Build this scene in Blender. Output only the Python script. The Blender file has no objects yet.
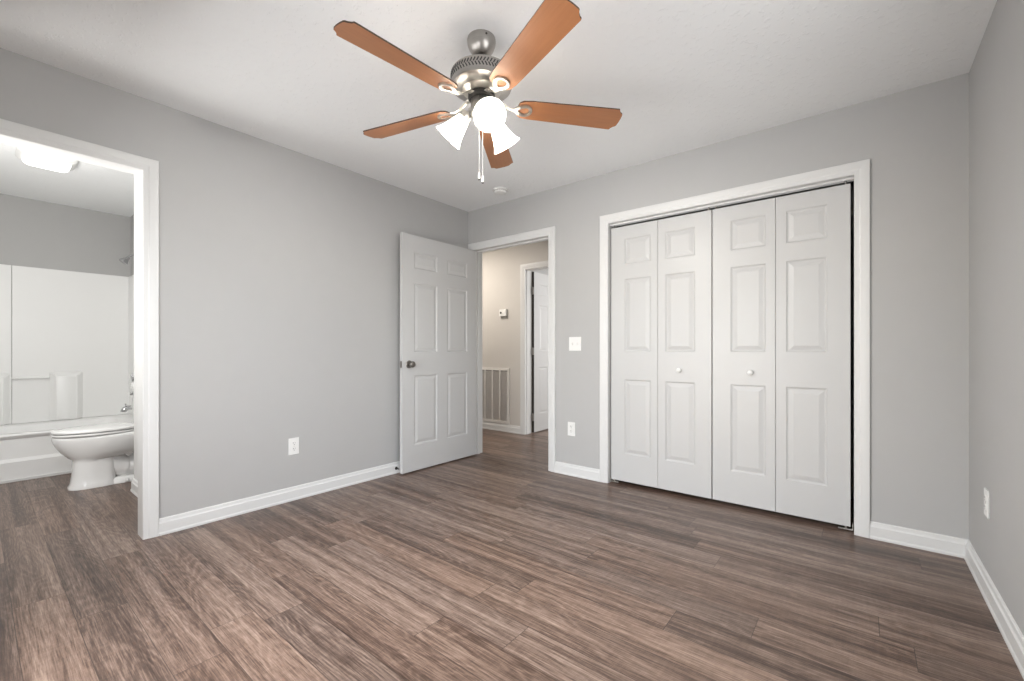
import bpy, bmesh, math, random
from mathutils import Vector, Matrix

random.seed(7)
SC = bpy.context.scene
COL = SC.collection
PI = math.pi
R = math.radians

# ------------------------------------------------------------------ camera, sky, light, exposure
FPX, YAW = 434.45, 0.6776
cam_data = bpy.data.cameras.new('camera')
cam = bpy.data.objects.new('camera', cam_data)
COL.objects.link(cam)
cam.location = (3.0943, -3.1406, 1.0456)
cam.rotation_euler = (PI / 2, 0, YAW)
cam_data.sensor_fit = 'HORIZONTAL'
cam_data.sensor_width = 36.0
cam_data.lens = 36.0 * FPX / 1024
cam_data.shift_y = (350.09 - 340.5) / 1024
cam_data.clip_start = 0.05
SC.camera = cam

world = bpy.data.worlds.new('sky')
SC.world = world
world.use_nodes = True
wn = world.node_tree
sky = wn.nodes.new('ShaderNodeTexSky')
sky.sky_type = 'NISHITA'
sky.sun_disc = False
sky.sun_elevation = R(40)
sky.sun_rotation = R(200)
wn.links.new(sky.outputs[0], wn.nodes['Background'].inputs[0])
wn.nodes['Background'].inputs[1].default_value = 0.25


def area_light(name, loc, rot, sx, sy, power, color=(1, 1, 1)):
    d = bpy.data.lights.new(name, 'AREA')
    d.shape = 'RECTANGLE'
    d.size, d.size_y, d.energy, d.color = sx, sy, power, color
    o = bpy.data.objects.new(name, d)
    COL.objects.link(o)
    o.location, o.rotation_euler = loc, rot
    return o


# daylight through the bedroom windows, in the wall behind the camera and in the right wall beside it
area_light('window_daylight', (1.55, -3.44, 1.02), (R(62), 0, 0), 1.45, 1.80, 34, (0.985, 0.99, 1.0))
area_light('window_daylight', (3.49, -2.10, 1.45), (0, R(84), 0), 1.1, 1.25, 13, (0.985, 0.99, 1.0))
# hall lamp, unseen fill added to brighten the bathroom, daylight of the room across the hall
area_light('hall_lamp_light', (-0.95, 0.32, 2.40), (0, 0, 0), 0.4, 0.3, 13, (1.0, 0.91, 0.81))
area_light('bathroom_fill_light', (-0.50, -3.50, 1.50), (R(97), 0, R(26)), 0.7, 0.5, 20, (1.0, 0.985, 0.96))
area_light('far_room_daylight', (2.1, 2.4, 1.4), (0, R(90), 0), 1.2, 1.2, 30, (1.0, 0.98, 0.97))

SC.view_settings.view_transform = 'Standard'
SC.view_settings.look = 'None'
SC.view_settings.gamma = 1.0
SC.view_settings.use_curve_mapping = False
SC.view_settings.exposure = 0.80
SC.cycles.max_bounces = 12
SC.cycles.diffuse_bounces = 8

# ------------------------------------------------------------------ materials


class NT:
    def __init__(self, name):
        self.m = bpy.data.materials.new(name)
        self.m.use_nodes = True
        self.t = self.m.node_tree
        self.b = self.t.nodes['Principled BSDF']
        self.out = self.t.nodes['Material Output']

    def n(self, kind, **kw):
        nd = self.t.nodes.new(kind)
        for k, v in kw.items():
            setattr(nd, k, v)
        return nd

    def l(self, a, b):
        self.t.links.new(a, b)

    def math(self, op, a, b=None, clamp=False):
        nd = self.n('ShaderNodeMath', operation=op, use_clamp=clamp)
        for i, v in enumerate((a, b)):
            if v is None:
                continue
            if isinstance(v, (int, float)):
                nd.inputs[i].default_value = v
            else:
                self.l(v, nd.inputs[i])
        return nd.outputs[0]

    def mix(self, fac, a, b, mode='MIX'):
        nd = self.n('ShaderNodeMix', data_type='RGBA', blend_type=mode)
        for s, v in ((nd.inputs[0], fac), (nd.inputs[6], a), (nd.inputs[7], b)):
            if isinstance(v, (int, float)):
                s.default_value = v
            elif isinstance(v, tuple):
                s.default_value = v if len(v) == 4 else v + (1,)
            else:
                self.l(v, s)
        return nd.outputs[2]

    def bump(self, h, strength, dist=0.01):
        nd = self.n('ShaderNodeBump')
        nd.inputs['Strength'].default_value = strength
        nd.inputs['Distance'].default_value = dist
        self.l(h, nd.inputs['Height'])
        self.l(nd.outputs[0], self.b.inputs['Normal'])

    def noise(self, vec, scale, detail=3, rough=0.5):
        nd = self.n('ShaderNodeTexNoise')
        nd.inputs['Scale'].default_value = scale
        nd.inputs['Detail'].default_value = detail
        nd.inputs['Roughness'].default_value = rough
        if vec is not None:
            self.l(vec, nd.inputs['Vector'])
        return nd.outputs[0]

    def pos(self):
        return self.n('ShaderNodeNewGeometry').outputs['Position']

    def obj(self):
        return self.n('ShaderNodeTexCoord').outputs['Object']


def simple(name, col, rough=0.5, metal=0.0, bump=None, var=0.0, spec=0.5):
    t = NT(name)
    t.b.inputs['Roughness'].default_value = rough
    t.b.inputs['Metallic'].default_value = metal
    t.b.inputs['Specular IOR Level'].default_value = spec
    p = t.pos()
    nz = t.noise(p, 9, 2)
    c = t.mix(nz, tuple(x * (1 - var) for x in col), tuple(min(1, x * (1 + var)) for x in col))
    t.l(c, t.b.inputs['Base Color'])
    if bump:
        t.bump(t.noise(p, bump[0], 3), bump[1], bump[2])
    return t.m


def mat_ceiling():
    t = NT('knockdown_ceiling')
    p = t.pos()
    a = t.noise(p, 34, 4, 0.55)
    r = t.n('ShaderNodeValToRGB')
    r.color_ramp.elements[0].position = 0.56
    r.color_ramp.elements[1].position = 0.64
    t.l(a, r.inputs[0])
    t.b.inputs['Base Color'].default_value = (0.86, 0.87, 0.87, 1)
    t.b.inputs['Roughness'].default_value = 0.9
    t.bump(r.outputs[0], 0.40, 0.004)
    return t.m


def mat_floor():
    t = NT('plank_floor')
    sep = t.n('ShaderNodeSeparateXYZ')
    t.l(t.pos(), sep.inputs[0])
    x, y = sep.outputs[0], sep.outputs[1]
    PW, PL = 0.152, 1.22
    yr = t.math('DIVIDE', y, PW)
    row = t.math('FLOOR', yr)
    wn1 = t.n('ShaderNodeTexWhiteNoise', noise_dimensions='1D')
    t.l(row, wn1.inputs['W'])
    xs = t.math('ADD', t.math('DIVIDE', x, PL), t.math('MULTIPLY', wn1.outputs[0], 3.7))
    colm = t.math('FLOOR', xs)
    cid = t.n('ShaderNodeCombineXYZ')
    t.l(row, cid.inputs[0])
    t.l(colm, cid.inputs[1])
    wn2 = t.n('ShaderNodeTexWhiteNoise', noise_dimensions='2D')
    t.l(cid.outputs[0], wn2.inputs['Vector'])
    rnd = wn2.outputs[0]
    # grain coordinates, shifted for each plank
    gx = t.math('ADD', x, t.math('MULTIPLY', rnd, 37.0))
    gy = t.math('ADD', y, t.math('MULTIPLY', rnd, 11.0))

    def grain(sx, sy, scale, detail, rough, dist=0.0):
        c = t.n('ShaderNodeCombineXYZ')
        t.l(t.math('MULTIPLY', gx, sx), c.inputs[0])
        t.l(t.math('MULTIPLY', gy, sy), c.inputs[1])
        nd = t.n('ShaderNodeTexNoise')
        nd.inputs['Scale'].default_value = scale
        nd.inputs['Detail'].default_value = detail
        nd.inputs['Roughness'].default_value = rough
        nd.inputs['Distortion'].default_value = dist
        t.l(c.outputs[0], nd.inputs['Vector'])
        return nd.outputs[0]
    broad = grain(0.30, 11.0, 1.7, 4, 0.58, 0.15)         # long dark and pale streaks
    fine = grain(3.2, 80.0, 2.4, 6, 0.75, 0.1)           # fine grain
    saw = grain(70.0, 10.0, 1.0, 2, 0.6)                # saw marks across the plank
    field = grain(0.80, 4.6, 1.15, 2, 0.45, 0.1)        # growth rings: contour lines of a slow field
    ring = t.math('ADD', t.math('MULTIPLY', t.math('SINE', t.math('MULTIPLY', field, 150.0)), 0.5), 0.5)
    patch = grain(0.8, 3.0, 1.0, 2, 0.5)

    def term(val, k):
        return t.math('MULTIPLY', t.math('SUBTRACT', val, 0.5), k)
    v = t.math('ADD', term(broad, 0.85), 0.5)
    for val, k in ((rnd, 0.16), (fine, 1.10), (saw, 0.12)):
        v = t.math('ADD', v, term(val, k))
    v = t.math('ADD', v, t.math('MULTIPLY', term(t.math('POWER', ring, 2.0), 0.11), t.math('MULTIPLY', patch, 1.3)))
    ramp = t.n('ShaderNodeValToRGB')
    e = ramp.color_ramp.elements
    e[0].position, e[0].color = 0.18, (0.032, 0.019, 0.015, 1)
    e[1].position, e[1].color = 0.92, (0.40, 0.305, 0.25, 1)
    k = e.new(0.38); k.color = (0.090, 0.057, 0.043, 1)
    k = e.new(0.53); k.color = (0.168, 0.114, 0.089, 1)
    k = e.new(0.70); k.color = (0.270, 0.197, 0.158, 1)
    t.l(v, ramp.inputs[0])
    # greyer or redder planks
    hue = t.mix(t.math('FRACT', t.math('MULTIPLY', rnd, 7.31)), (1.03, 0.99, 0.945), (0.97, 1.0, 1.015))
    c = t.mix(1.0, ramp.outputs[0], hue, 'MULTIPLY')
    # seams
    fy = t.math('FRACT', yr)
    fx = t.math('FRACT', xs)
    ey = t.math('LESS_THAN', t.math('MINIMUM', fy, t.math('SUBTRACT', 1.0, fy)), 0.009)
    ex = t.math('LESS_THAN', t.math('MINIMUM', fx, t.math('SUBTRACT', 1.0, fx)), 0.0011)
    seam = t.math('MAXIMUM', ey, ex)
    c = t.mix(t.math('MULTIPLY', seam, 0.6), c, (0.02, 0.013, 0.01))
    t.l(c, t.b.inputs['Base Color'])
    t.b.inputs['Roughness'].default_value = 0.34
    t.b.inputs['Specular IOR Level'].default_value = 0.4
    h = t.math('SUBTRACT', t.math('MULTIPLY', fine, 0.5), t.math('MULTIPLY', seam, 0.8))
    t.bump(h, 0.18, 0.003)
    return t.m


def mat_blade():
    t = NT('cherry_blade_wood')
    o = t.obj()
    mp = t.n('ShaderNodeMapping')
    mp.inputs['Scale'].default_value = (1.6, 22, 4)
    t.l(o, mp.inputs['Vector'])
    g = t.noise(mp.outputs[0], 3.0, 4, 0.6)
    c = t.mix(g, (0.29, 0.115, 0.045), (0.40, 0.170, 0.072))
    t.l(c, t.b.inputs['Base Color'])
    t.b.inputs['Roughness'].default_value = 0.38
    return t.m


def mat_brushed(name, col, rough=0.3):
    t = NT(name)
    o = t.obj()
    mp = t.n('ShaderNodeMapping')
    mp.inputs['Scale'].default_value = (3, 3, 160)
    t.l(o, mp.inputs['Vector'])
    g = t.noise(mp.outputs[0], 2.0, 3, 0.6)
    c = t.mix(g, tuple(v * 0.85 for v in col), tuple(min(1, v * 1.1) for v in col))
    t.l(c, t.b.inputs['Base Color'])
    t.b.inputs['Metallic'].default_value = 1.0
    t.b.inputs['Roughness'].default_value = rough
    return t.m


def mat_glow(name, col, strength, base=(0.9, 0.9, 0.88), trans=0.0):
    t = NT(name)
    t.b.inputs['Base Color'].default_value = base + (1,)
    t.b.inputs['Roughness'].default_value = 0.35
    t.b.inputs['Emission Color'].default_value = col + (1,)
    nz = t.noise(t.obj(), 14, 2)
    s = t.math('MULTIPLY', t.math('ADD', t.math('MULTIPLY', nz, 0.1), 0.95), strength)
    t.l(s, t.b.inputs['Emission Strength'])
    if trans:
        tr = t.n('ShaderNodeBsdfTranslucent')
        tr.inputs[0].default_value = (0.95, 0.93, 0.88, 1)
        mx = t.n('ShaderNodeMixShader')
        mx.inputs[0].default_value = trans
        t.l(t.b.outputs[0], mx.inputs[1])
        t.l(tr.outputs[0], mx.inputs[2])
        t.l(mx.outputs[0], t.out.inputs[0])
    return t.m


def mat_pane():
    t = NT('window_glass')
    tr = t.n('ShaderNodeBsdfTransparent')
    gl = t.n('ShaderNodeBsdfGlossy')
    gl.inputs['Roughness'].default_value = 0.02
    fr = t.n('ShaderNodeFresnel')
    fr.inputs[0].default_value = 1.45
    mx = t.n('ShaderNodeMixShader')
    t.l(fr.outputs[0], mx.inputs[0])
    t.l(tr.outputs[0], mx.inputs[1])
    t.l(gl.outputs[0], mx.inputs[2])
    t.l(mx.outputs[0], t.out.inputs[0])
    return t.m


M = dict(
    wall=simple('greige_wall_paint', (0.455, 0.452, 0.446), 0.62, bump=(180, 0.06, 0.002), var=0.015, spec=0.3),
    hallwall=simple('warm_hall_paint', (0.60, 0.575, 0.54), 0.62, bump=(180, 0.06, 0.002), var=0.015, spec=0.3),
    ceiling=mat_ceiling(),
    floor=mat_floor(),
    trim=simple('white_trim_paint', (0.69, 0.69, 0.68), 0.34, var=0.01),
    door=simple('white_door_paint', (0.55, 0.55, 0.545), 0.36, var=0.01),
    dark=simple('dark_gap', (0.015, 0.014, 0.013), 0.8),
    shaded_edge=simple('door_edge_painted_shade', (0.03, 0.025, 0.02), 0.8),  # shade in the hinge gap, painted onto the door edge as near-black
    nickel=mat_brushed('brushed_nickel', (0.44, 0.42, 0.395), 0.36),
    irons=mat_brushed('satin_nickel_iron', (0.60, 0.575, 0.53), 0.36),
    darkmetal=simple('dark_metal', (0.06, 0.055, 0.05), 0.45, 0.8),
    knob=mat_brushed('aged_nickel_knob', (0.30, 0.28, 0.26), 0.28),
    chrome=simple('chrome', (0.55, 0.55, 0.56), 0.18, 1.0),
    blade=mat_blade(),
    bladeedge=simple('dark_blade_edge', (0.06, 0.032, 0.020), 0.5),
    shade=mat_glow('frosted_shade_glass', (1.0, 0.97, 0.92), 2.6, (0.88, 0.87, 0.85), 0.5),
    bulb=mat_glow('lit_bulb', (1.0, 0.95, 0.87), 6.0),
    lens=mat_glow('lit_lens', (1.0, 0.98, 0.95), 1.6),
    plastic=simple('white_plastic', (0.80, 0.80, 0.78), 0.35, var=0.01),
    slot=simple('dark_slot', (0.05, 0.05, 0.05), 0.6),
    greyplastic=simple('grey_plastic', (0.42, 0.40, 0.37), 0.45),
    grille=simple('white_grille_paint', (0.72, 0.70, 0.67), 0.45),
    filter=simple('grey_filter', (0.30, 0.29, 0.28), 0.9, bump=(90, 0.3, 0.004), var=0.3),
    porcelain=simple('white_porcelain', (0.80, 0.80, 0.79), 0.09, var=0.005),
    acrylic=simple('white_acrylic', (0.82, 0.82, 0.81), 0.35, var=0.005),
    pane=mat_pane(),
)

# ------------------------------------------------------------------ mesh helpers


def link(name, bm, mat, parent=None, smooth=False, angle=35, loc=None):
    bmesh.ops.recalc_face_normals(bm, faces=bm.faces)
    me = bpy.data.meshes.new(name)
    bm.to_mesh(me)
    bm.free()
    mats = mat if isinstance(mat, (list, tuple)) else [mat]
    for m in mats:
        me.materials.append(m)
    if smooth:
        me.polygons.foreach_set('use_smooth', [True] * len(me.polygons))
        try:
            me.set_sharp_from_angle(angle=R(angle))
        except Exception:
            pass
    o = bpy.data.objects.new(name, me)
    COL.objects.link(o)
    if parent:
        o.parent = parent
    if loc:
        o.location = loc
    return o


def tag(o, label=None, cat=None, group=None, kind=None):
    if label:
        o['label'] = label
    if cat:
        o['category'] = cat
    if group:
        o['group'] = group
    if kind:
        o['kind'] = kind
    return o


def empty(name, loc, rz=0.0):
    o = bpy.data.objects.new(name, None)
    o.empty_display_size = 0.05
    COL.objects.link(o)
    o.location = loc
    o.rotation_euler = (0, 0, rz)
    return o


def dup(root, loc, rz=None):
    def cp(o, par):
        c = o.copy()
        COL.objects.link(c)
        c.parent = par
        for ch in list(o.children):
            if ch is not c:
                cp(ch, c)
        return c
    kids = list(root.children)
    r = root.copy()
    COL.objects.link(r)
    for ch in kids:
        cp(ch, r)
    r.location = loc
    if rz is not None:
        r.rotation_euler = (0, 0, rz)
    return r


def box(bm, x0, x1, y0, y1, z0, z1, bev=0.0, seg=2, mi=0):
    r = bmesh.ops.create_cube(bm, size=1.0)
    vs = r['verts']
    for v in vs:
        v.co = Vector((x0 + (v.co.x + .5) * (x1 - x0), y0 + (v.co.y + .5) * (y1 - y0), z0 + (v.co.z + .5) * (z1 - z0)))
    fs = {f for v in vs for f in v.link_faces}
    for f in fs:
        f.material_index = mi
    if bev > 0:
        es = list({e for v in vs for e in v.link_edges})
        bmesh.ops.bevel(bm, geom=es, offset=bev, segments=seg, affect='EDGES', profile=0.5)
    return vs


def boxes(name, lst, mat, parent=None, bev=0.0):
    bm = bmesh.new()
    for b in lst:
        box(bm, *b, bev=bev)
    return link(name, bm, mat, parent)


def skin(bm, rings, closed=True, cap0=True, cap1=True, mi=0):
    """bridge a list of point rings into a surface"""
    vr = [[bm.verts.new(p) for p in ring] for ring in rings]
    n = len(vr[0])
    for a, b in zip(vr[:-1], vr[1:]):
        for i in range(n if closed else n - 1):
            j = (i + 1) % n
            f = bm.faces.new((a[i], a[j], b[j], b[i]))
            f.material_index = mi
    if cap0:
        bm.faces.new(list(reversed(vr[0]))).material_index = mi
    if cap1:
        bm.faces.new(vr[-1]).material_index = mi
    return vr


def lathe(bm, prof, n=40, mtx=None, mi=0, cap0=True, cap1=True):
    """prof: list of (radius, z)"""
    rings = []
    for r, z in prof:
        ring = [Vector((r * math.cos(2 * PI * i / n), r * math.sin(2 * PI * i / n), z)) for i in range(n)]
        rings.append([mtx @ p for p in ring] if mtx else ring)
    skin(bm, rings, True, cap0, cap1, mi)


def frame_to(direction, origin):
    """matrix that takes +z to direction and the origin to origin"""
    q = Vector(direction).to_track_quat('Z', 'Y')
    return Matrix.Translation(Vector(origin)) @ q.to_matrix().to_4x4()


def tube(bm, pts, rad, n=10, mi=0):
    pts = [Vector(p) for p in pts]
    rads = rad if isinstance(rad, (list, tuple)) else [rad] * len(pts)
    rings = []
    up = Vector((0.0, 0.0, 1.0))
    for i, p in enumerate(pts):
        d = (pts[min(i + 1, len(pts) - 1)] - pts[max(i - 1, 0)]).normalized()
        if abs(d.dot(up)) > 0.95:
            up = Vector((1.0, 0.0, 0.0))
        u = (up - d * up.dot(d)).normalized()
        w = d.cross(u)
        up = u
        rings.append([p + (u * math.cos(2 * PI * k / n) + w * math.sin(2 * PI * k / n)) * rads[i] for k in range(n)])
    skin(bm, rings)


def prism(bm, poly, z0, z1, mi=0):
    """poly in xy, extruded along z"""
    skin(bm, [[Vector((x, y, z0)) for x, y in poly], [Vector((x, y, z1)) for x, y in poly]], mi=mi)


def spline(pts, n):
    """Catmull-Rom through pts"""
    P = [Vector(p) for p in pts]
    P = [P[0] * 2 - P[1]] + P + [P[-1] * 2 - P[-2]]
    out = []
    for i in range(1, len(P) - 2):
        for k in range(n):
            t = k / n
            a, b, c, d = P[i - 1:i + 3]
            out.append(0.5 * ((2 * b) + (c - a) * t + (2 * a - 5 * b + 4 * c - d) * t * t + (3 * b - a - 3 * c + d) * t ** 3))
    out.append(P[-2])
    return out


CAS = [(0.0, 0.0), (0.0, 0.008), (0.003, 0.011), (0.022, 0.012), (0.030, 0.015), (0.052, 0.017), (0.067, 0.017), (0.070, 0.014), (0.070, 0.0)]


def casing_bm(bm, x0, x1, H, wy, s):
    """mitred door casing round an opening x0..x1, height H on the plane y = wy, standing out along s*(+y)"""
    for k in range(3):
        rings = []
        for corner in (k, k + 1):
            ring = []
            for off, d in CAS:
                q = [(x0 - off, 0), (x0 - off, H + off), (x1 + off, H + off), (x1 + off, 0)][corner]
                ring.append(Vector((q[0], wy + s * d, q[1])))
            rings.append(ring)
        skin(bm, rings)


BASE = [(0.0, 0.0), (0.020, 0.0), (0.020, 0.010), (0.016, 0.018), (0.015, 0.066), (0.010, 0.074), (0.008, 0.088), (0.005, 0.092), (0.0, 0.093)]


def base_run(name, a, b, nrm, label, mit0=0, mit1=0):
    """baseboard from a to b (xy), profile standing out along nrm; mitre values lengthen or shorten the front edge"""
    a, b, nrm = Vector(a + (0,)), Vector(b + (0,)), Vector(nrm + (0,))
    d = (b - a).normalized()
    bm = bmesh.new()
    rings = []
    for p, m in ((a, mit0), (b, mit1)):
        rings.append([p + nrm * o + d * (m * o) + Vector((0, 0, z)) for o, z in BASE])
    skin(bm, rings)
    return tag(link(name, bm, M['trim']), label, 'baseboard', kind='structure')


def leaf_bm(w, h, t, cols, rows, edge_mi=0):
    """moulded door leaf: x 0..w, y 0..t, z 0..h with raised panels on both faces"""
    bm = bmesh.new()
    xs = sorted({0.0, w} | {v for c in cols for v in c})
    zs = sorted({0.0, h} | {v for c in rows for v in c})
    for y, s in ((0.0, 1), (t, -1)):
        grid = {(i, j): bm.verts.new((x, y, z)) for i, x in enumerate(xs) for j, z in enumerate(zs)}
        for i in range(len(xs) - 1):
            for j in range(len(zs) - 1):
                q = [grid[(i, j)], grid[(i + 1, j)], grid[(i + 1, j + 1)], grid[(i, j + 1)]]
                if (xs[i], xs[i + 1]) in cols and (zs[j], zs[j + 1]) in rows:
                    prev = q
                    for off, dep in ((0.003, 0.0028), (0.010, 0.0066), (0.015, 0.0066), (0.040, 0.0012)):
                        cur = [bm.verts.new((xa, y + s * dep, za)) for xa, za in
                               ((xs[i] + off, zs[j] + off), (xs[i + 1] - off, zs[j] + off),
                                (xs[i + 1] - off, zs[j + 1] - off), (xs[i] + off, zs[j + 1] - off))]
                        for k in range(4):
                            bm.faces.new((prev[k], prev[(k + 1) % 4], cur[(k + 1) % 4], cur[k]))
                        prev = cur
                    bm.faces.new(prev)
                else:
                    bm.faces.new(q)
        if y == 0.0:
            g0 = grid
        else:
            g1 = grid
    nx, nz = len(xs) - 1, len(zs) - 1
    for i in range(nx):
        for j in (0, nz):
            bm.faces.new((g0[(i, j)], g0[(i + 1, j)], g1[(i + 1, j)], g1[(i, j)]))
    for j in range(nz):
        for i in (0, nx):
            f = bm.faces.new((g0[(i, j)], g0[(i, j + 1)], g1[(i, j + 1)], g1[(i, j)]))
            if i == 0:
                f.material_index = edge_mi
    return bm


def struct(name, lst, mat, label, cat):
    return tag(boxes(name, lst, mat), label, cat, kind='structure')


# ------------------------------------------------------------------ the setting
W = 3.515          # bedroom: x 0..W, y -3.48..0
H = 2.44
YF = -3.48
DH = 2.045         # height of the door openings
struct('floor', [(-3.1, 3.75, -3.85, 3.75, -0.06, 0.0)], M['floor'],
       'brown weathered wood plank floor running through bedroom, hall and bathroom', 'floor')
struct('ceiling', [(-3.1, 3.75, -3.85, 3.75, H, H + 0.06)], M['ceiling'],
       'white textured ceiling above the bedroom', 'ceiling')
BY0, BY1 = -3.31, -2.545   # bathroom doorway along the left wall
struct('wall_left', [(-0.10, 0, BY1, 0.0, 0, H), (-0.10, 0, BY0, BY1, DH, H), (-0.10, 0, YF, BY0, 0, H)], M['wall'],
       'grey painted left wall with the bathroom doorway', 'wall')
DX0, DX1 = 0.070, 0.984    # bedroom doorway
CX0, CX1 = 1.536, 3.067    # closet opening
struct('wall_back', [(-2.4, DX0, 0, 0.12, 0, H), (DX0, DX1, 0, 0.12, DH, H), (DX1, CX0, 0, 0.12, 0, H),
                     (CX0, CX1, 0, 0.12, DH, H), (CX1, W + 0.12, 0, 0.12, 0, H)], M['wall'],
       'grey painted back wall holding the hall doorway and the closet', 'wall')
WZ0, WZ1 = 0.10, 2.05
RY0, RY1, RZ0, RZ1 = -2.76, -1.44, 0.86, 2.04
struct('wall_right', [(W, W + 0.12, RY1, 0.0, 0, H), (W, W + 0.12, RY0, RY1, 0, RZ0), (W, W + 0.12, RY0, RY1, RZ1, H),
                      (W, W + 0.12, YF, RY0, 0, H)], M['wall'], 'grey painted right wall running toward the camera', 'wall')
FX0, FX1 = 0.80, 2.30
struct('wall_front', [(-0.1, FX0, YF - 0.12, YF, 0, H), (FX0, FX1, YF - 0.12, YF, 0, WZ0), (FX0, FX1, YF - 0.12, YF, WZ1, H),
                      (FX1, W + 0.12, YF - 0.12, YF, 0, H)], M['wall'], 'grey painted wall behind the camera with a window', 'wall')


def window(name, x0, x1, z0, z1, t, loc, rz, label):
    """sash window in a wall: local x across, y 0 room face .. t outside"""
    w = empty(name, loc, rz)
    tag(w, label, 'window', kind='structure')
    f = 0.045
    boxes('window_frame', [(x0, x0 + f, 0.03, t, z0, z1), (x1 - f, x1, 0.03, t, z0, z1), (x0 + f, x1 - f, 0.03, t, z0, z0 + f),
                           (x0 + f, x1 - f, 0.03, t, z1 - f, z1), (x0 + f, x1 - f, 0.045, t - 0.02, (z0 + z1) / 2 - 0.02, (z0 + z1) / 2 + 0.02)],
          M['trim'], w)
    boxes('window_pane', [(x0 + f, x1 - f, 0.070, 0.074, z0 + f, z1 - f)], M['pane'], w)
    boxes('window_sill', [(x0 - 0.04, x1 + 0.04, -0.03, 0.03, z0 - 0.025, z0)], M['trim'], w)
    return w


window('window_1', FX0, FX1, WZ0, WZ1, 0.12, (0, YF, 0), 0, 'white sash window in the wall behind the camera')
bpy.data.objects['window_1'].scale = (1, -1, 1)
window('window_2', RY0, RY1, RZ0, RZ1, 0.12, (W, 0, 0), R(90), 'white sash window in the right wall beside the camera')
bpy.data.objects['window_2'].scale = (1, -1, 1)

# closet box behind the bifold doors
struct('wall_closet', [(1.24, 1.30, 0.12, 0.80, 0, H), (1.30, W + 0.12, 0.74, 0.80, 0, H), (W, W + 0.12, 0.12, 0.74, 0, H)], M['wall'],
       'plain closet walls behind the white bifold doors', 'wall')
# hall
HY = 1.155
HX0, HX1 = -0.155, 0.62
struct('wall_hall', [(-2.4, HX0, HY, HY + 0.12, 0, H), (HX0, HX1, HY, HY + 0.12, DH, H), (HX1, 1.30, HY, HY + 0.12, 0, H)], M['hallwall'],
       'cream lit hall wall seen through the open doorway', 'wall')
struct('wall_hall_end', [(-2.4, -2.28, 0.12, HY, 0, H), (1.24, 1.30, 0.80, HY, 0, H)], M['hallwall'], 'end walls of the hall beyond the doorway', 'wall')
struct('wall_far_room', [(-0.75, -0.63, HY + 0.12, 3.7, 0, H), (-0.63, 2.25, 3.58, 3.7, 0, H), (2.2, 2.32, HY + 0.12, 3.58, 0, H),
                         (1.30, 2.2, HY, HY + 0.12, 0, H)], M['wall'], 'grey walls of the room across the hall', 'wall')
# bathroom
TX = -2.88
PY = -2.10
struct('wall_bathroom', [(TX - 0.12, TX, -3.74, PY + 0.12, 0, H), (TX, -0.10, -3.74, -3.62, 0, H), (-0.10, 0.0, -3.62, YF - 0.12, 0, H),
                         (TX, -1.13, PY, PY + 0.12, 0, H)], M['wall'], 'grey bathroom walls above the white tub surround', 'wall')
struct('wall_bathroom_jog', [(-1.13, -0.10, -2.385, PY + 0.12, 0, H)], M['trim'], 'white wall edge between toilet and bathroom doorway', 'wall')

# casings, jambs and stops: one trim object for each opening


def door_trim(name, label, x0, x1, hh, t, sides=(1, 1), mtx=None, stop=0.045):
    """opening on local plane y=0 (room face) .. t; casing on both faces"""
    r = empty(name, (0, 0, 0))
    tag(r, label, 'door trim', kind='structure')
    j = 0.018
    if sides[0]:
        bm = bmesh.new(); casing_bm(bm, x0 + 0.006, x1 - 0.006, hh - 0.006, 0.0, -1); link('casing', bm, M['trim'], r)
    if sides[1]:
        bm = bmesh.new(); casing_bm(bm, x0 + 0.006, x1 - 0.006, hh - 0.006, t, 1); link('casing', bm, M['trim'], r)
    boxes('jamb', [(x0 - 0.002, x0 + 0.006, 0, t, 0, hh), (x1 - 0.006, x1 + 0.002, 0, t, 0, hh), (x0 + 0.006, x1 - 0.006, 0, t, hh - 0.006, hh + 0.002)], M['trim'], r)
    if stop:
        boxes('door_stop_strip', [(x0 + 0.006, x0 + 0.017, stop, stop + 0.035, 0, hh - 0.006), (x1 - 0.017, x1 - 0.006, stop, stop + 0.035, 0, hh - 0.006),
                                  (x0 + 0.017, x1 - 0.017, stop, stop + 0.035, hh - 0.017, hh - 0.006)], M['trim'], r)
    return r


door_trim('trim_1', 'white casing and jamb around the hall doorway in the corner', DX0, DX1, DH, 0.12)
door_trim('trim_2', 'white casing and jamb around the bifold closet', CX0, CX1, DH, 0.12, (1, 0), stop=0)
t3 = door_trim('trim_3', 'white casing and jamb around the bathroom doorway at left', BY0, BY1, DH, 0.10, stop=0)
t3.rotation_euler = (0, 0, R(90))
t4 = door_trim('trim_4', 'white casing and jamb around the second doorway across the hall', HX0, HX1, DH, 0.12, stop=0.02)
t4.location = (0, HY, 0)

base_run('baseboard_left', (0, BY1 + 0.064), (0, 0), (1, 0), 'long white baseboard under the grey left wall', 0, -1)
base_run('baseboard_left', (0, YF), (0, BY0 - 0.064), (1, 0), 'short white baseboard left of the bathroom doorway', 1, 0)
base_run('baseboard_back', (CX0 - 0.064, 0), (DX1 + 0.064, 0), (0, -1), 'short white baseboard between hall doorway and closet')
base_run('baseboard_back', (W, 0), (CX1 + 0.064, 0), (0, -1), 'white baseboard right of the closet in the corner', 1, 0)
base_run('baseboard_right', (W, YF), (W, 0), (-1, 0), 'white baseboard along the right wall', 1, -1)
base_run('baseboard_front', (0, YF), (W, YF), (0, 1), 'white baseboard under the wall behind the camera', 1, -1)
base_run('baseboard_hall', (HX0 - 0.064, HY), (-2.28, HY), (0, -1), 'white hall baseboard under the return air grille')
base_run('baseboard_bathroom', (-0.10, -2.385), (-1.13, -2.385), (0, -1), 'white baseboard end beside the toilet')


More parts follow.
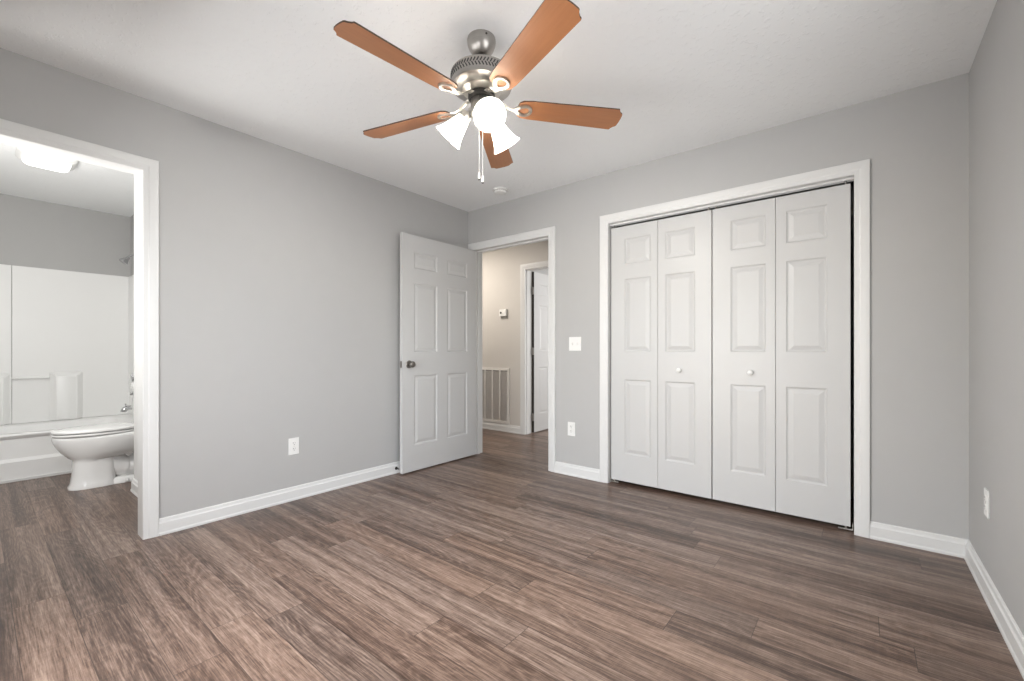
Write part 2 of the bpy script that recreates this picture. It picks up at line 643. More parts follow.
# ------------------------------------------------------------------ doors
def hinge_bm(z):
    bm = bmesh.new()
    lathe(bm, [(0.0055, z - 0.045), (0.0055, z + 0.045)], 12)
    lathe(bm, [(0.003, z + 0.045), (0.0045, z + 0.050), (0.001, z + 0.054)], 10)
    return bm


def knob_part(parent, x, y, z, s, mat):
    """round door knob on a rose; s = +1 or -1 along local y"""
    bm = bmesh.new()
    m = frame_to((0, s, 0), (x, y, z))
    lathe(bm, [(0.033, 0.0), (0.033, 0.004), (0.028, 0.009), (0.014, 0.011)], 28, m)
    rose = link('knob_rose', bm, mat, None, True)
    bm = bmesh.new()
    lathe(bm, [(0.011, 0.008), (0.010, 0.024), (0.016, 0.029), (0.0255, 0.038), (0.0275, 0.047), (0.025, 0.055), (0.016, 0.060), (0.004, 0.0615)], 28, m)
    k = link('door_knob', bm, mat, parent, True)
    rose.parent = k
    return k


SIXROWS = ((0.220, 0.816), (1.018, 1.608), (1.733, 1.873))


def sixpanel(name, loc, rz, label, w, t, knobs, edge=None):
    d = empty(name, loc, rz)
    tag(d, label, 'door', kind='structure')
    st, pw = 0.122, (w - 3 * 0.122) / 2
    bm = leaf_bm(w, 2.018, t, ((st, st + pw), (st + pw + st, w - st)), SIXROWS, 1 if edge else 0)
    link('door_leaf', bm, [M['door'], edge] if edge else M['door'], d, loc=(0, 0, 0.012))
    for s in knobs:
        knob_part(d, w - 0.068, t if s > 0 else 0.0, 0.925, s, M['knob'])
    boxes('latch_plate', [(w - 0.001, w + 0.0015, t / 2 - 0.012, t / 2 + 0.012, 0.897, 0.953)], M['knob'], d)
    return d


d1 = sixpanel('door_1', (0.075, -0.006, 0), R(-90), 'white six panel bedroom door standing open against the left wall', 0.884, 0.035, (1,))
for z in (0.22, 1.03, 1.84):
    o = link('door_hinge', hinge_bm(z), M['nickel'], d1)
    o.location = (-0.002, -0.0055, 0)
d4 = sixpanel('door_4', (HX0 + 0.010, HY + 0.128, 0), R(92), 'white six panel door ajar in the room across the hall', 0.76, 0.035, (-1,), M['shaded_edge'])
d4.scale = (1, -1, 1)
for z in (0.20, 1.03, 1.79):
    bm = hinge_bm(z)
    box(bm, -0.002, 0.008, -0.018, 0.015, z - 0.045, z + 0.045)
    o = link('door_hinge', bm, M['knob'], d4)
    o.location = (-0.009, 0.020, 0)

# bifold closet doors: two pairs
BIF_ROWS = ((0.212, 0.790), (1.005, 1.570), (1.680, 1.880))
BW = 0.3730


def bifold(name, x0, label, flip):
    d = empty(name, (x0, 0.030, 0))
    tag(d, label, 'closet door', kind='structure')
    for k in (0, 1):
        wide_left = (k == 0)
        col = (0.113, 0.318) if wide_left else (0.055, 0.262)
        lf = link('bifold_panel', leaf_bm(BW - 0.003, 1.977, 0.030, (col,), BIF_ROWS), M['door'], d, loc=(k * BW, 0, 0.028))
        outer = (k == 0) != flip
        if not outer:
            kx = 0.155 if k == 1 else 0.232
            bm = bmesh.new()
            lathe(bm, [(0.007, 0.0), (0.006, 0.010), (0.012, 0.014), (0.0165, 0.020), (0.0165, 0.025), (0.011, 0.030), (0.002, 0.0315)], 24,
                  frame_to((0, -1, 0), (kx, 0.0, 0.873)))
            link('door_knob', bm, M['plastic'], lf, True)
        px = 0.02 if k == 0 else BW - 0.025
        bm = bmesh.new()
        lathe(bm, [(0.005, 1.975), (0.005, 2.002)], 10, Matrix.Translation((px, 0.015, 0)))
        link('pivot_pin', bm, M['nickel'], lf, True)
        if outer:
            bm = bmesh.new()
            a, b = (-0.012, 0.055) if k == 0 else (BW - 0.06, BW + 0.010)
            box(bm, a, b, 0.003, 0.027, -0.022, -0.016, 0.001)
            box(bm, a if k == 0 else b - 0.004, a + 0.004 if k == 0 else b, 0.003, 0.027, -0.022, 0.02, 0.001)
            lathe(bm, [(0.005, -0.017), (0.005, 0.003)], 10, Matrix.Translation(((a + b) / 2, 0.015, 0)))
            link('floor_bracket', bm, M['irons'], lf)
    return d


bifold('door_2', CX0 + 0.015, 'left pair of white bifold closet doors with one round knob', False)
bifold('door_3', CX0 + 0.015 + 2 * BW + 0.004, 'right pair of white bifold closet doors with one round knob', True)
bm = bmesh.new()
box(bm, CX0 + 0.007, CX1 - 0.007, 0.030, 0.064, 2.035, 2.039)
box(bm, CX0 + 0.007, CX1 - 0.007, 0.030, 0.033, 2.027, 2.035)
box(bm, CX0 + 0.007, CX1 - 0.007, 0.061, 0.064, 2.027, 2.035)
tag(link('trim_5', bm, M['trim']), 'white metal track above the bifold closet doors', 'door track', kind='structure')


# ------------------------------------------------------------------ ceiling fan
FC = Vector((1.766, -1.708, 0.0))
fan = tag(empty('ceiling_fan', (FC.x, FC.y, H)), 'brushed nickel ceiling fan with five cherry wood blades and three lit shades', 'ceiling fan')
Z = lambda z: z - H
bm = bmesh.new()
lathe(bm, [(0.062, Z(2.44)), (0.064, Z(2.432)), (0.063, Z(2.415)), (0.056, Z(2.395)), (0.044, Z(2.376)), (0.032, Z(2.366)), (0.022, Z(2.362))], 48)
can = link('canopy', bm, M['nickel'], fan, True)
for a in (R(-28), R(152)):
    bm = bmesh.new()
    lathe(bm, [(0.0045, 0.0), (0.0045, 0.003), (0.002, 0.0045)], 10, frame_to((math.cos(a), math.sin(a), 0), (0.0625 * math.cos(a), 0.0625 * math.sin(a), Z(2.424))))
    link('canopy_screw', bm, M['darkmetal'], can, True)
bm = bmesh.new()
lathe(bm, [(0.012, Z(2.372)), (0.021, Z(2.364)), (0.014, Z(2.352)), (0.013, Z(2.318)), (0.032, Z(2.312)), (0.034, Z(2.298))], 24)
link('hanger_rod', bm, M['darkmetal'], fan, True)
bm = bmesh.new()
lathe(bm, [(0.020, Z(2.303)), (0.060, Z(2.300)), (0.116, Z(2.291)), (0.131, Z(2.284)), (0.1365, Z(2.276)), (0.1365, Z(2.228)),
           (0.133, Z(2.219)), (0.124, Z(2.213)), (0.104, Z(2.208)), (0.078, Z(2.206))], 64)
mot = link('motor_housing', bm, M['nickel'], fan, True)
bm = bmesh.new()
NS = 60
for row in (0, 1):
    for i in range(NS):
        a = 2 * PI * (i + 0.5 * row) / NS
        zc = 2.2630 if row == 0 else 2.2455
        rc = 0.1365
        m = Matrix.Rotation(a, 4, 'Z') @ Matrix.Translation((rc + 0.0003, 0, Z(zc))) @ Matrix.Rotation(R(0.0), 4, 'Y') @ Matrix.Rotation(R(28 if row else -28), 4, 'X')
        vs = box(bm, -0.001, 0.001, -0.0026, 0.0026, -0.0085, 0.0085)
        for v in vs:
            v.co = m @ v.co
link('vent_slots', bm, M['slot'], mot)
bm = bmesh.new()
lathe(bm, [(0.086, Z(2.208)), (0.087, Z(2.204)), (0.074, Z(2.196)), (0.058, Z(2.190)), (0.050, Z(2.187))], 48)
link('motor_hub', bm, M['irons'], fan, True)
bm = bmesh.new()
lathe(bm, [(0.052, Z(2.190)), (0.060, Z(2.188)), (0.060, Z(2.172)), (0.048, Z(2.168))], 40)
link('flywheel', bm, M['darkmetal'], fan, True)
# ribbed light-kit fitter
bm = bmesh.new()
n = 96
prof = [(0.040, 2.170), (0.046, 2.164), (0.047, 2.120), (0.050, 2.112), (0.048, 2.100), (0.036, 2.090), (0.014, 2.084), (0.010, 2.076), (0.004, 2.072)]
rings = []
for r, z in prof:
    rib = 0.0018 if 2.118 < z < 2.166 else 0.0
    rings.append([Vector(((r + rib * math.cos(24 * 2 * PI * i / n)) * math.cos(2 * PI * i / n), (r + rib * math.cos(24 * 2 * PI * i / n)) * math.sin(2 * PI * i / n), Z(z))) for i in range(n)])
skin(bm, rings)
link('light_kit', bm, M['nickel'], fan, True, 60)

# blades and their irons
BZ = 2.1445
PITCH = R(-10.8)
R0, R1 = 0.165, 0.635


def blade_bm():
    top = []
    L = [(R0 + 0.000, 0.020), (R0 + 0.004, 0.038), (R0 + 0.020, 0.051), (R0 + 0.06, 0.056)]
    T = [(R1 - 0.004, 0.067), (R1 + 0.001, 0.0655), (R1 + 0.004, 0.057), (R1 + 0.012, 0.047), (R1 + 0.022, 0.041), (R1 + 0.025, 0.034), (R1 + 0.027, 0.012)]
    up = L + T
    poly = up + [(x, -y) for x, y in reversed(up)]
    bm = bmesh.new()
    prism(bm, poly, -0.003, 0.003, 1)
    for f in bm.faces:
        if len(f.verts) > 4:
            f.material_index = 0
    return bm


def iron_bm():
    bm = bmesh.new()
    # pierced heart-shaped plate under the blade root
    out, inn = [], []
    for k in range(28):
        a = 2 * PI * k / 28
        rx = 0.050 if math.cos(a) < 0 else 0.036
        out.append((0.196 + rx * math.cos(a), 0.036 * math.sin(a) * (1 - 0.25 * max(0, -math.cos(a)))))
        inn.append((0.198 + (0.032 if math.cos(a) < 0 else 0.020) * math.cos(a), 0.021 * math.sin(a) * (1 - 0.5 * max(0, -math.cos(a)))))
    zt, zb = -0.0035, -0.0095
    ring = [[Vector((x, y, zt)) for x, y in out], [Vector((x, y, zb)) for x, y in out], [Vector((x, y, zb - 0.002)) for x, y in [((0.25 * a[0] + 0.75 * b[0]), (0.25 * a[1] + 0.75 * b[1])) for a, b in zip(inn, out)]],
            [Vector((x, y, zb)) for x, y in inn], [Vector((x, y, zt)) for x, y in inn]]
    vr = skin(bm, ring, True, False, False)
    for i in range(28):
        j = (i + 1) % 28
        bm.faces.new((vr[0][i], vr[0][j], vr[4][j], vr[4][i]))
    return bm


def arm_bm():
    bm = bmesh.new()
    pts = spline([(0.052, 0, 0.033), (0.075, 0, 0.030), (0.105, 0.0, 0.008), (0.130, 0, -0.005), (0.152, 0, -0.007)], 6)
    rings = []
    for i, p in enumerate(pts):
        t = i / (len(pts) - 1)
        w = 0.011 + 0.006 * abs(2 * t - 1) ** 2
        h = 0.0045
        rings.append([p + Vector((0, w * math.cos(2 * PI * k / 12), h * math.sin(2 * PI * k / 12))) for k in range(12)])
    skin(bm, rings)
    return bm


bl0 = None
for i in range(5):
    a = R(-94.2 + 72 * i)
    mt = Matrix.Translation((0, 0, Z(BZ))) @ Matrix.Rotation(a, 4, 'Z') @ Matrix.Rotation(PITCH, 4, 'X')
    ma = Matrix.Translation((0, 0, Z(BZ))) @ Matrix.Rotation(a, 4, 'Z')
    b = link('fan_blade', blade_bm(), [M['blade'], M['bladeedge']], fan)
    b.matrix_local = mt
    ib = link('blade_iron', iron_bm(), M['irons'], fan, True)
    ib.matrix_local = mt
    ar = link('iron_arm', arm_bm(), M['irons'], ib, True)
    ar.matrix_local = mt.inverted() @ ma
    for sx, sy in ((0.176, 0.022), (0.176, -0.022), (0.226, 0.0)):
        bm = bmesh.new()
        lathe(bm, [(0.0045, -0.0100), (0.004, -0.0125), (0.0015, -0.0135)], 10, Matrix.Translation((sx, sy, 0)))
        link('screw', bm, M['nickel'], ib, True)

# three bell shades
cd = Vector((cam.location.x - FC.x, cam.location.y - FC.y, 0)).normalized()
a0 = math.atan2(cd.y, cd.x) + R(12)
for k in range(3):
    a = a0 + k * R(120)
    e = Vector((math.cos(a), math.sin(a), 0))
    ax = (e * math.cos(R(46)) + Vector((0, 0, -math.sin(R(46))))).normalized()
    neck = e * 0.070 + Vector((0, 0, Z(2.110)))
    bm = bmesh.new()
    tube(bm, spline([e * 0.040 + Vector((0, 0, Z(2.130))), e * 0.056 + Vector((0, 0, Z(2.132))), neck - ax * 0.016, neck + ax * 0.002], 5), 0.0075, 10)
    arm = link('shade_arm', bm, M['irons'], fan, True)
    bm = bmesh.new()
    fm = frame_to(ax, neck)
    lathe(bm, [(0.010, -0.012), (0.022, -0.008), (0.0285, 0.002), (0.0285, 0.020), (0.025, 0.021)], 28, fm)
    link('socket_cup', bm, M['irons'], arm, True)
    bm = bmesh.new()
    pr = [(0.0255, 0.010), (0.028, 0.022), (0.034, 0.040), (0.042, 0.068), (0.050, 0.095), (0.059, 0.116), (0.069, 0.132)]
    prof = pr + [(r - 0.003, z + 0.0005) for r, z in reversed(pr)]
    rings = []
    for r, z in prof:
        rings.append([fm @ Vector((r * math.cos(2 * PI * i / 40), r * math.sin(2 * PI * i / 40), z)) for i in range(40)])
    skin(bm, rings, True, False, False)
    link('lamp_shade', bm, M['shade'], fan, True, 60)
    bm = bmesh.new()
    lathe(bm, [(0.011, 0.012), (0.012, 0.026), (0.016, 0.036), (0.021, 0.048), (0.022, 0.055), (0.018, 0.064), (0.010, 0.069), (0.003, 0.071)], 24, fm)
    bulb = link('bulb', bm, M['bulb'], fan, True, 60)
    bm = bmesh.new()
    lathe(bm, [(0.0135, 0.008), (0.0135, 0.024)], 20, fm)
    link('bulb_base', bm, M['darkmetal'], bulb, True)
    d = bpy.data.lights.new('fan_lamp_light', 'POINT')
    d.energy, d.color, d.shadow_soft_size = 13.5, (1.0, 0.98, 0.935), 0.02
    lo = bpy.data.objects.new('fan_lamp_light', d)
    COL.objects.link(lo)
    lo.location = Vector((FC.x, FC.y, H)) + fm @ Vector((0, 0, 0.094))

# pull chains
rt = Vector((math.cos(YAW), math.sin(YAW), 0))
for off, zb in ((-0.010, 1.832), (0.005, 1.815)):
    p = rt * off - cd * (-0.030 if off < 0 else -0.036)
    bm = bmesh.new()
    lathe(bm, [(0.0011, Z(2.105)), (0.0011, Z(zb))], 8, Matrix.Translation(p))
    z = 2.10
    while z > zb:
        bmesh.ops.create_icosphere(bm, subdivisions=1, radius=0.0019, matrix=Matrix.Translation(p + Vector((0, 0, Z(z)))))
        z -= 0.006
    ch = link('pull_chain', bm, M['plastic'], fan, True)
    bm = bmesh.new()
    lathe(bm, [(0.002, 0.002), (0.004, -0.002), (0.0055, -0.014), (0.0065, -0.026), (0.005, -0.031)], 16, Matrix.Translation(p + Vector((0, 0, Z(zb)))))
    fob = link('chain_fob', bm, M['plastic'], ch, True)
    bm = bmesh.new()
    lathe(bm, [(0.0045, -0.031), (0.004, -0.035), (0.001, -0.036)], 12, Matrix.Translation(p + Vector((0, 0, Z(zb)))))
    link('fob_tip', bm, M['darkmetal'], ch, True)


# ------------------------------------------------------------------ small fittings
def outlet(loc, rz, label):
    o = tag(empty('wall_outlet', loc, rz), label, 'outlet', 'duplex wall outlets')
    bm = bmesh.new()
    box(bm, -0.036, 0.036, -0.006, 0.0, -0.058, 0.058, 0.0025)
    link('cover_plate', bm, M['plastic'], o)
    for zc in (0.0195, -0.0195):
        bm = bmesh.new()
        pts = []
        for k in range(32):
            a = 2 * PI * k / 32
            pts.append((max(-0.0165, min(0.0165, 0.0185 * math.cos(a))), zc + 0.0145 * math.sin(a)))
        skin(bm, [[Vector((x, -0.005, z)) for x, z in pts], [Vector((x, -0.0085, z)) for x, z in pts]])
        rc = link('receptacle', bm, M['plastic'], o)
        bm = bmesh.new()
        box(bm, -0.0075, -0.0050, -0.0091, -0.0080, zc + 0.000, zc + 0.009)
        box(bm, 0.0050, 0.0072, -0.0091, -0.0080, zc + 0.001, zc + 0.0075)
        lathe(bm, [(0.0026, 0.0), (0.0026, 0.001)], 12, frame_to((0, -1, 0), (0, -0.0081, zc - 0.0065)))
        link('slot', bm, M['slot'], rc)
    bm = bmesh.new()
    lathe(bm, [(0.003, 0.0), (0.003, 0.001), (0.001, 0.002)], 12, frame_to((0, -1, 0), (0, -0.0055, 0)))
    link('screw', bm, M['irons'], o, True)
    return o


outlet((0, -1.731, 0.374), R(90), 'white duplex outlet low on the left wall between bathroom doorway and open door')
outlet((1.207, 0, 0.387), 0, 'white duplex outlet on the back wall below the light switch')
outlet((W, -0.412, 0.390), R(-90), 'white duplex outlet on the right wall seen edge on')

sw = tag(empty('light_switch', (1.241, 0, 1.097)), 'white double toggle switch plate between hall doorway and closet', 'light switch')
bm = bmesh.new()
box(bm, -0.057, 0.057, -0.006, 0.0, -0.058, 0.058, 0.0025)
link('cover_plate', bm, M['plastic'], sw)
for xc in (-0.023, 0.023):
    bm = bmesh.new()
    box(bm, xc - 0.0055, xc + 0.0055, -0.0068, -0.005, -0.012, 0.012)
    st = link('toggle_slot', bm, M['grille'], sw)
    bm = bmesh.new()
    vs = box(bm, xc - 0.0042, xc + 0.0042, -0.016, -0.005, -0.004, 0.004, 0.001)
    for v in bm.verts:
        v.co.z += (-0.006 if xc > 0 else 0.006) * (-v.co.y - 0.005) / 0.011
    link('toggle', bm, M['plastic'], st)
for xc in (-0.023, 0.023):
    for zc in (-0.030, 0.030):
        bm = bmesh.new()
        lathe(bm, [(0.003, 0.0), (0.003, 0.001), (0.001, 0.002)], 12, frame_to((0, -1, 0), (xc, -0.0055, zc)))
        link('screw', bm, M['plastic'], sw, True)

sd = tag(empty('smoke_detector', (0.648, -0.262, H)), 'round white smoke detector on the ceiling near the corner', 'smoke detector')
bm = bmesh.new()
lathe(bm, [(0.068, 0.0), (0.068, -0.008), (0.062, -0.011)], 40)
link('base_ring', bm, M['plastic'], sd, True)
bm = bmesh.new()
lathe(bm, [(0.056, -0.010), (0.056, -0.020), (0.052, -0.028), (0.040, -0.033), (0.010, -0.035)], 40)
link('cover', bm, M['plastic'], sd, True)
bm = bmesh.new()
for i in range(20):
    a = 2 * PI * i / 20
    vs = box(bm, 0.0552, 0.0566, -0.005, 0.005, -0.0185, -0.0135)
    m = Matrix.Rotation(a, 4, 'Z')
    for v in vs:
        v.co = m @ v.co
link('vent_slots', bm, M['greyplastic'], sd)

ds = tag(empty('door_stop', (0.0145, -0.883, 0.042)), 'small dark spring door stop on the left baseboard behind the open door', 'door stop')
bm = bmesh.new()
lathe(bm, [(0.013, 0.0), (0.013, 0.003), (0.007, 0.008)], 18, frame_to((1, 0, 0), (0, 0, 0)))
link('mount', bm, M['darkmetal'], ds, True)
bm = bmesh.new()
pts = [(0.006 + 0.036 * k / 120, 0.0048 * math.cos(2 * PI * k / 12), 0.0048 * math.sin(2 * PI * k / 12)) for k in range(121)]
tube(bm, pts, 0.0012, 6)
link('spring', bm, M['darkmetal'], ds, True)
bm = bmesh.new()
lathe(bm, [(0.006, 0.040), (0.007, 0.044), (0.007, 0.052), (0.004, 0.055)], 16, frame_to((1, 0, 0), (0, 0, 0)))
link('rubber_tip', bm, M['greyplastic'], ds, True)

th = tag(empty('thermostat', (-0.487, HY, 1.515)), 'small white thermostat on the cream hall wall above the grille', 'thermostat')
bm = bmesh.new()
box(bm, -0.056, 0.060, -0.008, 0.0, -0.068, 0.052, 0.002)
link('shadow_plate', bm, M['greyplastic'], th)  # grey sheet offset down and right, stands in for the body's shadow
bm = bmesh.new()
box(bm, -0.060, 0.050, -0.034, -0.008, -0.036, 0.054, 0.004)
link('body', bm, M['plastic'], th)
bm = bmesh.new()
lathe(bm, [(0.014, 0.0), (0.014, 0.002)], 24, frame_to((0, -1, 0), (-0.034, -0.034, 0.010)))
link('display', bm, M['slot'], th)

gr = tag(empty('return_air_grille', (-0.69, HY, 0.10)), 'large white return air grille low on the hall wall', 'air grille')
gw, gh = 0.29, 0.715
boxes('grille_frame', [(-gw, -gw + 0.032, -0.012, 0, 0, gh), (gw - 0.032, gw, -0.012, 0, 0, gh), (-gw + 0.032, gw - 0.032, -0.012, 0, 0, 0.032),
                       (-gw + 0.032, gw - 0.032, -0.012, 0, gh - 0.032, gh)], M['grille'], gr)
xs = [-gw + 0.032 + (2 * gw - 0.064) * k / 4 for k in range(5)]
for k in (1, 2, 3):
    boxes('grille_bar', [(xs[k] - 0.009, xs[k] + 0.009, -0.011, -0.001, 0.032, gh - 0.032)], M['grille'], gr)
for k in range(4):
    bm = bmesh.new()
    z = 0.040
    while z < gh - 0.04:
        vs = box(bm, xs[k] + (0.009 if k else 0), xs[k + 1] - (0.009 if k < 3 else 0), -0.007, -0.0055, z - 0.006, z + 0.006)
        for v in vs:
            dz, dy = v.co.z - z, v.co.y + 0.006
            v.co.y = -0.006 + dy * math.cos(R(40)) - dz * math.sin(R(40)) * 0.7
            v.co.z = z + dz * math.cos(R(40)) + dy * math.sin(R(40))
        z += 0.0125
    link('louver_bank', bm, M['grille'], gr)
boxes('filter', [(-gw + 0.02, gw - 0.02, -0.0012, -0.0002, 0.02, gh - 0.02)], M['filter'], gr)

# ------------------------------------------------------------------ bathroom
vl = tag(empty('bathroom_ceiling_light', (-1.49, -2.80, H)), 'lit rectangular vent light on the bathroom ceiling', 'ceiling light')
bm = bmesh.new()


def rrect(hx, hy, r, z, n=5):
    pts = []
    for cx, cy, a in ((hx - r, hy - r, 0), (-hx + r, hy - r, 90), (-hx + r, -hy + r, 180), (hx - r, -hy + r, 270)):
        for k in range(n):
            t = R(a + 90 * k / (n - 1))
            pts.append(Vector((cx + r * math.cos(t), cy + r * math.sin(t), z)))
    return pts


skin(bm, [rrect(0.125, 0.150, 0.03, 0.0), rrect(0.125, 0.150, 0.03, -0.012), rrect(0.112, 0.137, 0.03, -0.030), rrect(0.098, 0.123, 0.025, -0.036)])
link('housing', bm, M['plastic'], vl, True, 50)
bm = bmesh.new()
skin(bm, [rrect(0.092, 0.117, 0.02, -0.034), rrect(0.090, 0.115, 0.02, -0.050), rrect(0.070, 0.095, 0.02, -0.068), rrect(0.02, 0.03, 0.01, -0.072)])
link('lens', bm, M['lens'], vl, True, 50)

# bathtub
tub = tag(empty('bathtub', (-2.51, -2.86, 0)), 'white bathtub with plain apron along the far bathroom wall', 'bathtub')
bm = bmesh.new()
hx, hy, zr = 0.368, 0.752, 0.378
skin(bm, [rrect(hx - 0.005, hy, 0.004, 0.0), rrect(hx - 0.005, hy, 0.004, 0.155), rrect(hx - 0.030, hy, 0.004, 0.180), rrect(hx - 0.034, hy, 0.004, zr - 0.045), rrect(hx - 0.004, hy, 0.006, zr - 0.022),
          rrect(hx, hy, 0.008, zr - 0.012), rrect(hx - 0.006, hy - 0.004, 0.012, zr), rrect(hx - 0.070, hy - 0.085, 0.10, zr), rrect(hx - 0.085, hy - 0.10, 0.11, zr - 0.012),
          rrect(hx - 0.120, hy - 0.17, 0.13, 0.10), rrect(hx - 0.17, hy - 0.24, 0.12, 0.055)], True, True, True)
link('tub_basin', bm, M['acrylic'], tub, True, 40)
boxes('base_molding', [(hx - 0.005, hx + 0.008, -hy, hy, 0.0, 0.022)], M['trim'], tub, 0.003)

# three-piece surround with moulded shelf columns
sr = tag(empty('tub_surround', (TX, -2.86, 0.38)), 'white tub surround panels with moulded shelves above the bathtub', 'tub surround')
SH = 1.43
yL, yR = -0.757, 0.757
boxes('back_panel', [(0.002, 0.012, -0.055, yR - 0.003, 0.0, SH)], M['acrylic'], sr, 0.002)
boxes('back_panel', [(0.002, 0.016, yL + 0.003, -0.058, 0.0, SH)], M['acrylic'], sr, 0.003)
bm = bmesh.new()
box(bm, 0.014, 0.735, yR - 0.014, yR - 0.003, 0.0, SH, 0.003)
tag(link('surround_end_panel', bm, M['acrylic'], loc=(TX, -2.86, 0.38)), 'white surround end panel carrying the chrome tub spout and valve', 'tub surround')
boxes('side_panel', [(0.012, 0.735, yL + 0.003, yL + 0.014, 0.0, SH)], M['acrylic'], sr, 0.003)
for y0, y1 in ((-0.42, -0.062), (0.172, 0.405)):
    bm = bmesh.new()
    top, b2 = 0.465, 0.02
    rings = []
    for d, ins in ((0.010, 0.0), (0.050, 0.042), (0.056, 0.055)):
        rings.append([Vector((d, y0 + ins, 0.002)), Vector((d, y1 - ins, 0.002)), Vector((d, y1 - ins, top - ins)), Vector((d, y0 + ins, top - ins))])
    skin(bm, rings)
    bmesh.ops.bevel(bm, geom=[e for e in bm.edges if e.calc_length() > 0.05], offset=0.006, segments=2, affect='EDGES')
    link('shelf_column', bm, M['acrylic'], sr, True, 40)
bm = bmesh.new()
tube(bm, [(0.045, -0.058, 0.412), (0.045, 0.168, 0.412)], 0.011, 14)
link('towel_bar', bm, M['acrylic'], sr, True)

# shower fittings on the plumbing wall
shw = tag(empty('shower_sprayer', (-2.53, PY, 1.985)), 'chrome shower head high on the wall above the tub', 'shower head')
bm = bmesh.new()
lathe(bm, [(0.028, 0.0), (0.026, 0.006), (0.010, 0.010)], 24, frame_to((0, -1, 0), (0, 0, 0)))
link('flange', bm, M['chrome'], shw, True)
bm = bmesh.new()
tube(bm, spline([(0, -0.004, 0), (0, -0.035, 0.004), (0, -0.060, -0.010), (0, -0.078, -0.030)], 5), 0.009, 12)
link('shower_arm', bm, M['chrome'], shw, True)
bm = bmesh.new()
lathe(bm, [(0.009, -0.010), (0.016, 0.0), (0.016, 0.012), (0.022, 0.022), (0.036, 0.050), (0.037, 0.060), (0.032, 0.064)], 28,
      frame_to((0, -0.62, -0.78), (0, -0.078, -0.033)))
link('spray_head', bm, M['chrome'], shw, True)

spo = tag(empty('tub_spout', (-2.53, PY - 0.0145, 0.475)), 'chrome tub spout low on the wall behind the toilet', 'tub spout')
bm = bmesh.new()
lathe(bm, [(0.034, 0.0), (0.032, 0.006), (0.024, 0.010)], 24, frame_to((0, -1, 0), (0, 0, 0)))
link('flange', bm, M['chrome'], spo, True)
bm = bmesh.new()
tube(bm, spline([(0, -0.004, 0), (0, -0.04, 0.002), (0, -0.075, 0.0), (0, -0.094, -0.016), (0, -0.097, -0.034)], 5),
     [0.021] * 6 + [0.022] * 6 + [0.024] * 4 + [0.023] * 5, 16)
link('spout', bm, M['chrome'], spo, True)
bm = bmesh.new()
lathe(bm, [(0.004, 0.018), (0.004, 0.036), (0.008, 0.038), (0.008, 0.044), (0.003, 0.046)], 14, Matrix.Translation((0, -0.082, 0)))
link('diverter', bm, M['chrome'], spo, True)

val = tag(empty('shower_valve', (-2.53, PY - 0.0145, 0.755)), 'chrome shower valve above the tub spout at the jamb edge', 'shower valve')
bm = bmesh.new()
lathe(bm, [(0.085, 0.0), (0.083, 0.006), (0.060, 0.012), (0.026, 0.015), (0.024, 0.030), (0.018, 0.036), (0.004, 0.038)], 36, frame_to((0, -1, 0), (0, 0, 0)))
link('escutcheon', bm, M['chrome'], val, True)
bm = bmesh.new()
tube(bm, [(0, -0.030, 0), (0, -0.034, 0.03), (0, -0.036, 0.055)], [0.009, 0.008, 0.006], 12)
link('lever', bm, M['chrome'], val, True)

# toilet: local origin at the floor under the bowl, bowl points to -y
toi = tag(empty('toilet', (-1.545, PY, 0)), 'white porcelain toilet with closed lid beside the bathtub', 'toilet')


def egg(yf, yr, hw, z, n=48, sq=2.0, sqf=2.0):
    """egg ring: front tip at yf, rear at yr, widest at 60 percent toward the rear"""
    yc = yr + (yf - yr) * 0.42
    pts = []
    for k in range(n):
        a = 2 * PI * k / n
        c, s = math.cos(a), math.sin(a)
        y = yc + (yf - yc) * (abs(s) ** (2 / sqf)) if s >= 0 else yc + (yr - yc) * (abs(s) ** (2 / sq))
        x = hw * math.copysign(abs(c) ** (2 / (sqf if s >= 0 else sq)), c)
        pts.append(Vector((x, y, z)))
    return pts


bm = bmesh.new()
skin(bm, [egg(-0.592, -0.320, 0.108, 0.0, sq=4, sqf=3), egg(-0.592, -0.320, 0.108, 0.014, sq=4, sqf=3), egg(-0.580, -0.325, 0.099, 0.035, sq=4, sqf=3), egg(-0.570, -0.33, 0.094, 0.11, sq=4, sqf=2.8),
          egg(-0.566, -0.33, 0.093, 0.19, sq=4, sqf=2.8), egg(-0.566, -0.33, 0.094, 0.214, sq=4, sqf=2.6), egg(-0.590, -0.20, 0.122, 0.232, sq=3.5, sqf=2.2),
          egg(-0.628, -0.12, 0.150, 0.276, sq=3.2), egg(-0.655, -0.08, 0.168, 0.320, sq=3), egg(-0.670, -0.06, 0.178, 0.356, sq=3), egg(-0.676, -0.05, 0.182, 0.378, sq=3),
          egg(-0.676, -0.05, 0.182, 0.396, sq=3), egg(-0.668, -0.055, 0.176, 0.402, sq=3)])
link('bowl', bm, M['porcelain'], toi, True, 50)
bm = bmesh.new()
skin(bm, [egg(-0.40, -0.055, 0.108, 0.0, sq=5, sqf=4), egg(-0.40, -0.055, 0.108, 0.014, sq=5, sqf=4), egg(-0.39, -0.065, 0.098, 0.034, sq=5, sqf=4), egg(-0.38, -0.075, 0.088, 0.046, sq=5, sqf=4)])
link('foot', bm, M['porcelain'], toi, True, 50)
bm = bmesh.new()
tube(bm, spline([(0, -0.36, 0.205), (0, -0.31, 0.135), (0, -0.25, 0.105), (0, -0.19, 0.130), (0, -0.13, 0.200), (0, -0.09, 0.270)], 6),
     [0.080] * 12 + [0.074] * 12 + [0.070] * 7, 20)
link('trapway', bm, M['porcelain'], toi, True, 60)
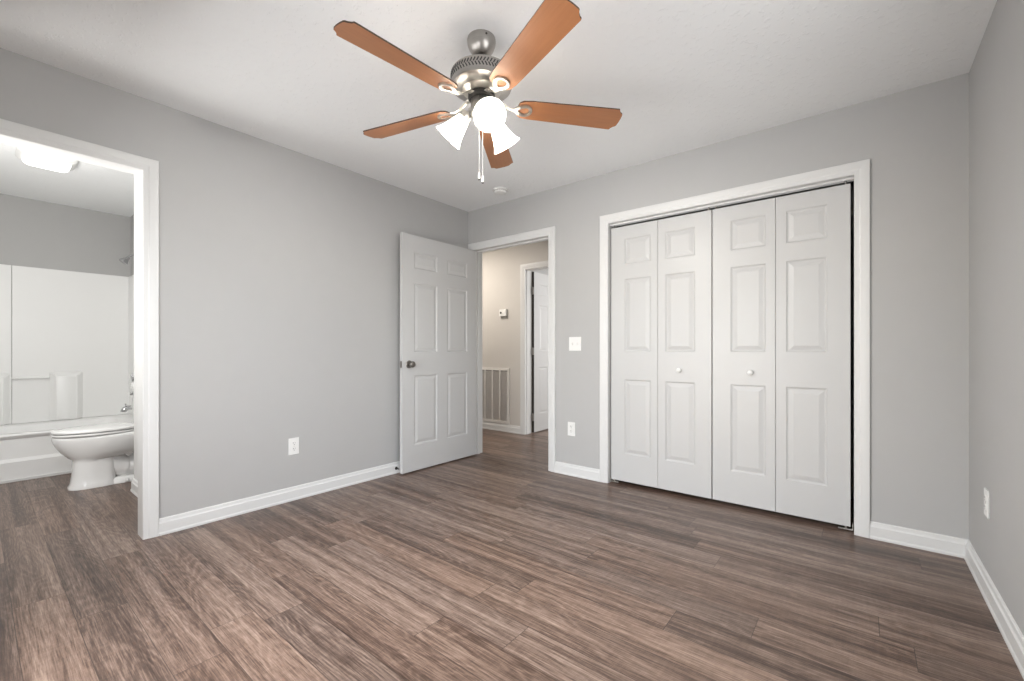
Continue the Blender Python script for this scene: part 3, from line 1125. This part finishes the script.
for s in (-1, 1):
    bm = bmesh.new()
    lathe(bm, [(0.014, 0.008), (0.014, 0.018), (0.010, 0.028), (0.003, 0.031)], 16, Matrix.Translation((s * 0.104, -0.27, 0)))
    link('bolt_cap', bm, M['porcelain'], toi, True)
bm = bmesh.new()
skin(bm, [egg(-0.645, -0.235, 0.150, 0.4015, sq=3), egg(-0.650, -0.23, 0.154, 0.408, sq=3), egg(-0.680, -0.21, 0.184, 0.4085, sq=3), egg(-0.682, -0.21, 0.186, 0.415, sq=3), egg(-0.680, -0.21, 0.184, 0.422, sq=3),
          egg(-0.650, -0.23, 0.154, 0.4225, sq=3)])
link('seat', bm, M['porcelain'], toi, True, 50)
bm = bmesh.new()
skin(bm, [egg(-0.645, -0.225, 0.150, 0.4225, sq=3), egg(-0.650, -0.22, 0.154, 0.429, sq=3), egg(-0.680, -0.20, 0.184, 0.4295, sq=3), egg(-0.683, -0.20, 0.187, 0.436, sq=3), egg(-0.681, -0.20, 0.185, 0.443, sq=3),
          egg(-0.668, -0.21, 0.172, 0.4485, sq=3), egg(-0.60, -0.24, 0.12, 0.4520, sq=3), egg(-0.48, -0.36, 0.03, 0.453)])
link('lid', bm, M['porcelain'], toi, True, 50)
for xh in (-0.08, 0.08):
    boxes('seat_hinge', [(xh - 0.02, xh + 0.02, -0.215, -0.190, 0.402, 0.440)], M['plastic'], toi, 0.004)
bm = bmesh.new()
rings = []
for z, g in ((0.404, -0.012), (0.43, 0.0), (0.70, 0.012), (0.735, 0.012)):
    rings.append([p + Vector((0, -0.103, 0)) for p in rrect(0.205 + g, 0.082 + g * 0.6, 0.03, z)])
skin(bm, rings)
link('tank', bm, M['porcelain'], toi, True, 50)
bm = bmesh.new()
skin(bm, [[p + Vector((0, -0.103, 0)) for p in rrect(0.225 - i, 0.097 - i, 0.03, z)] for z, i in ((0.736, 0.0), (0.760, 0.0), (0.770, 0.006), (0.773, 0.02))])
link('tank_lid', bm, M['porcelain'], toi, True, 50)
bm = bmesh.new()
tube(bm, [(-0.15, -0.192, 0.68), (-0.15, -0.206, 0.68), (-0.10, -0.210, 0.675)], [0.010, 0.009, 0.006], 10)
link('flush_lever', bm, M['chrome'], toi, True)
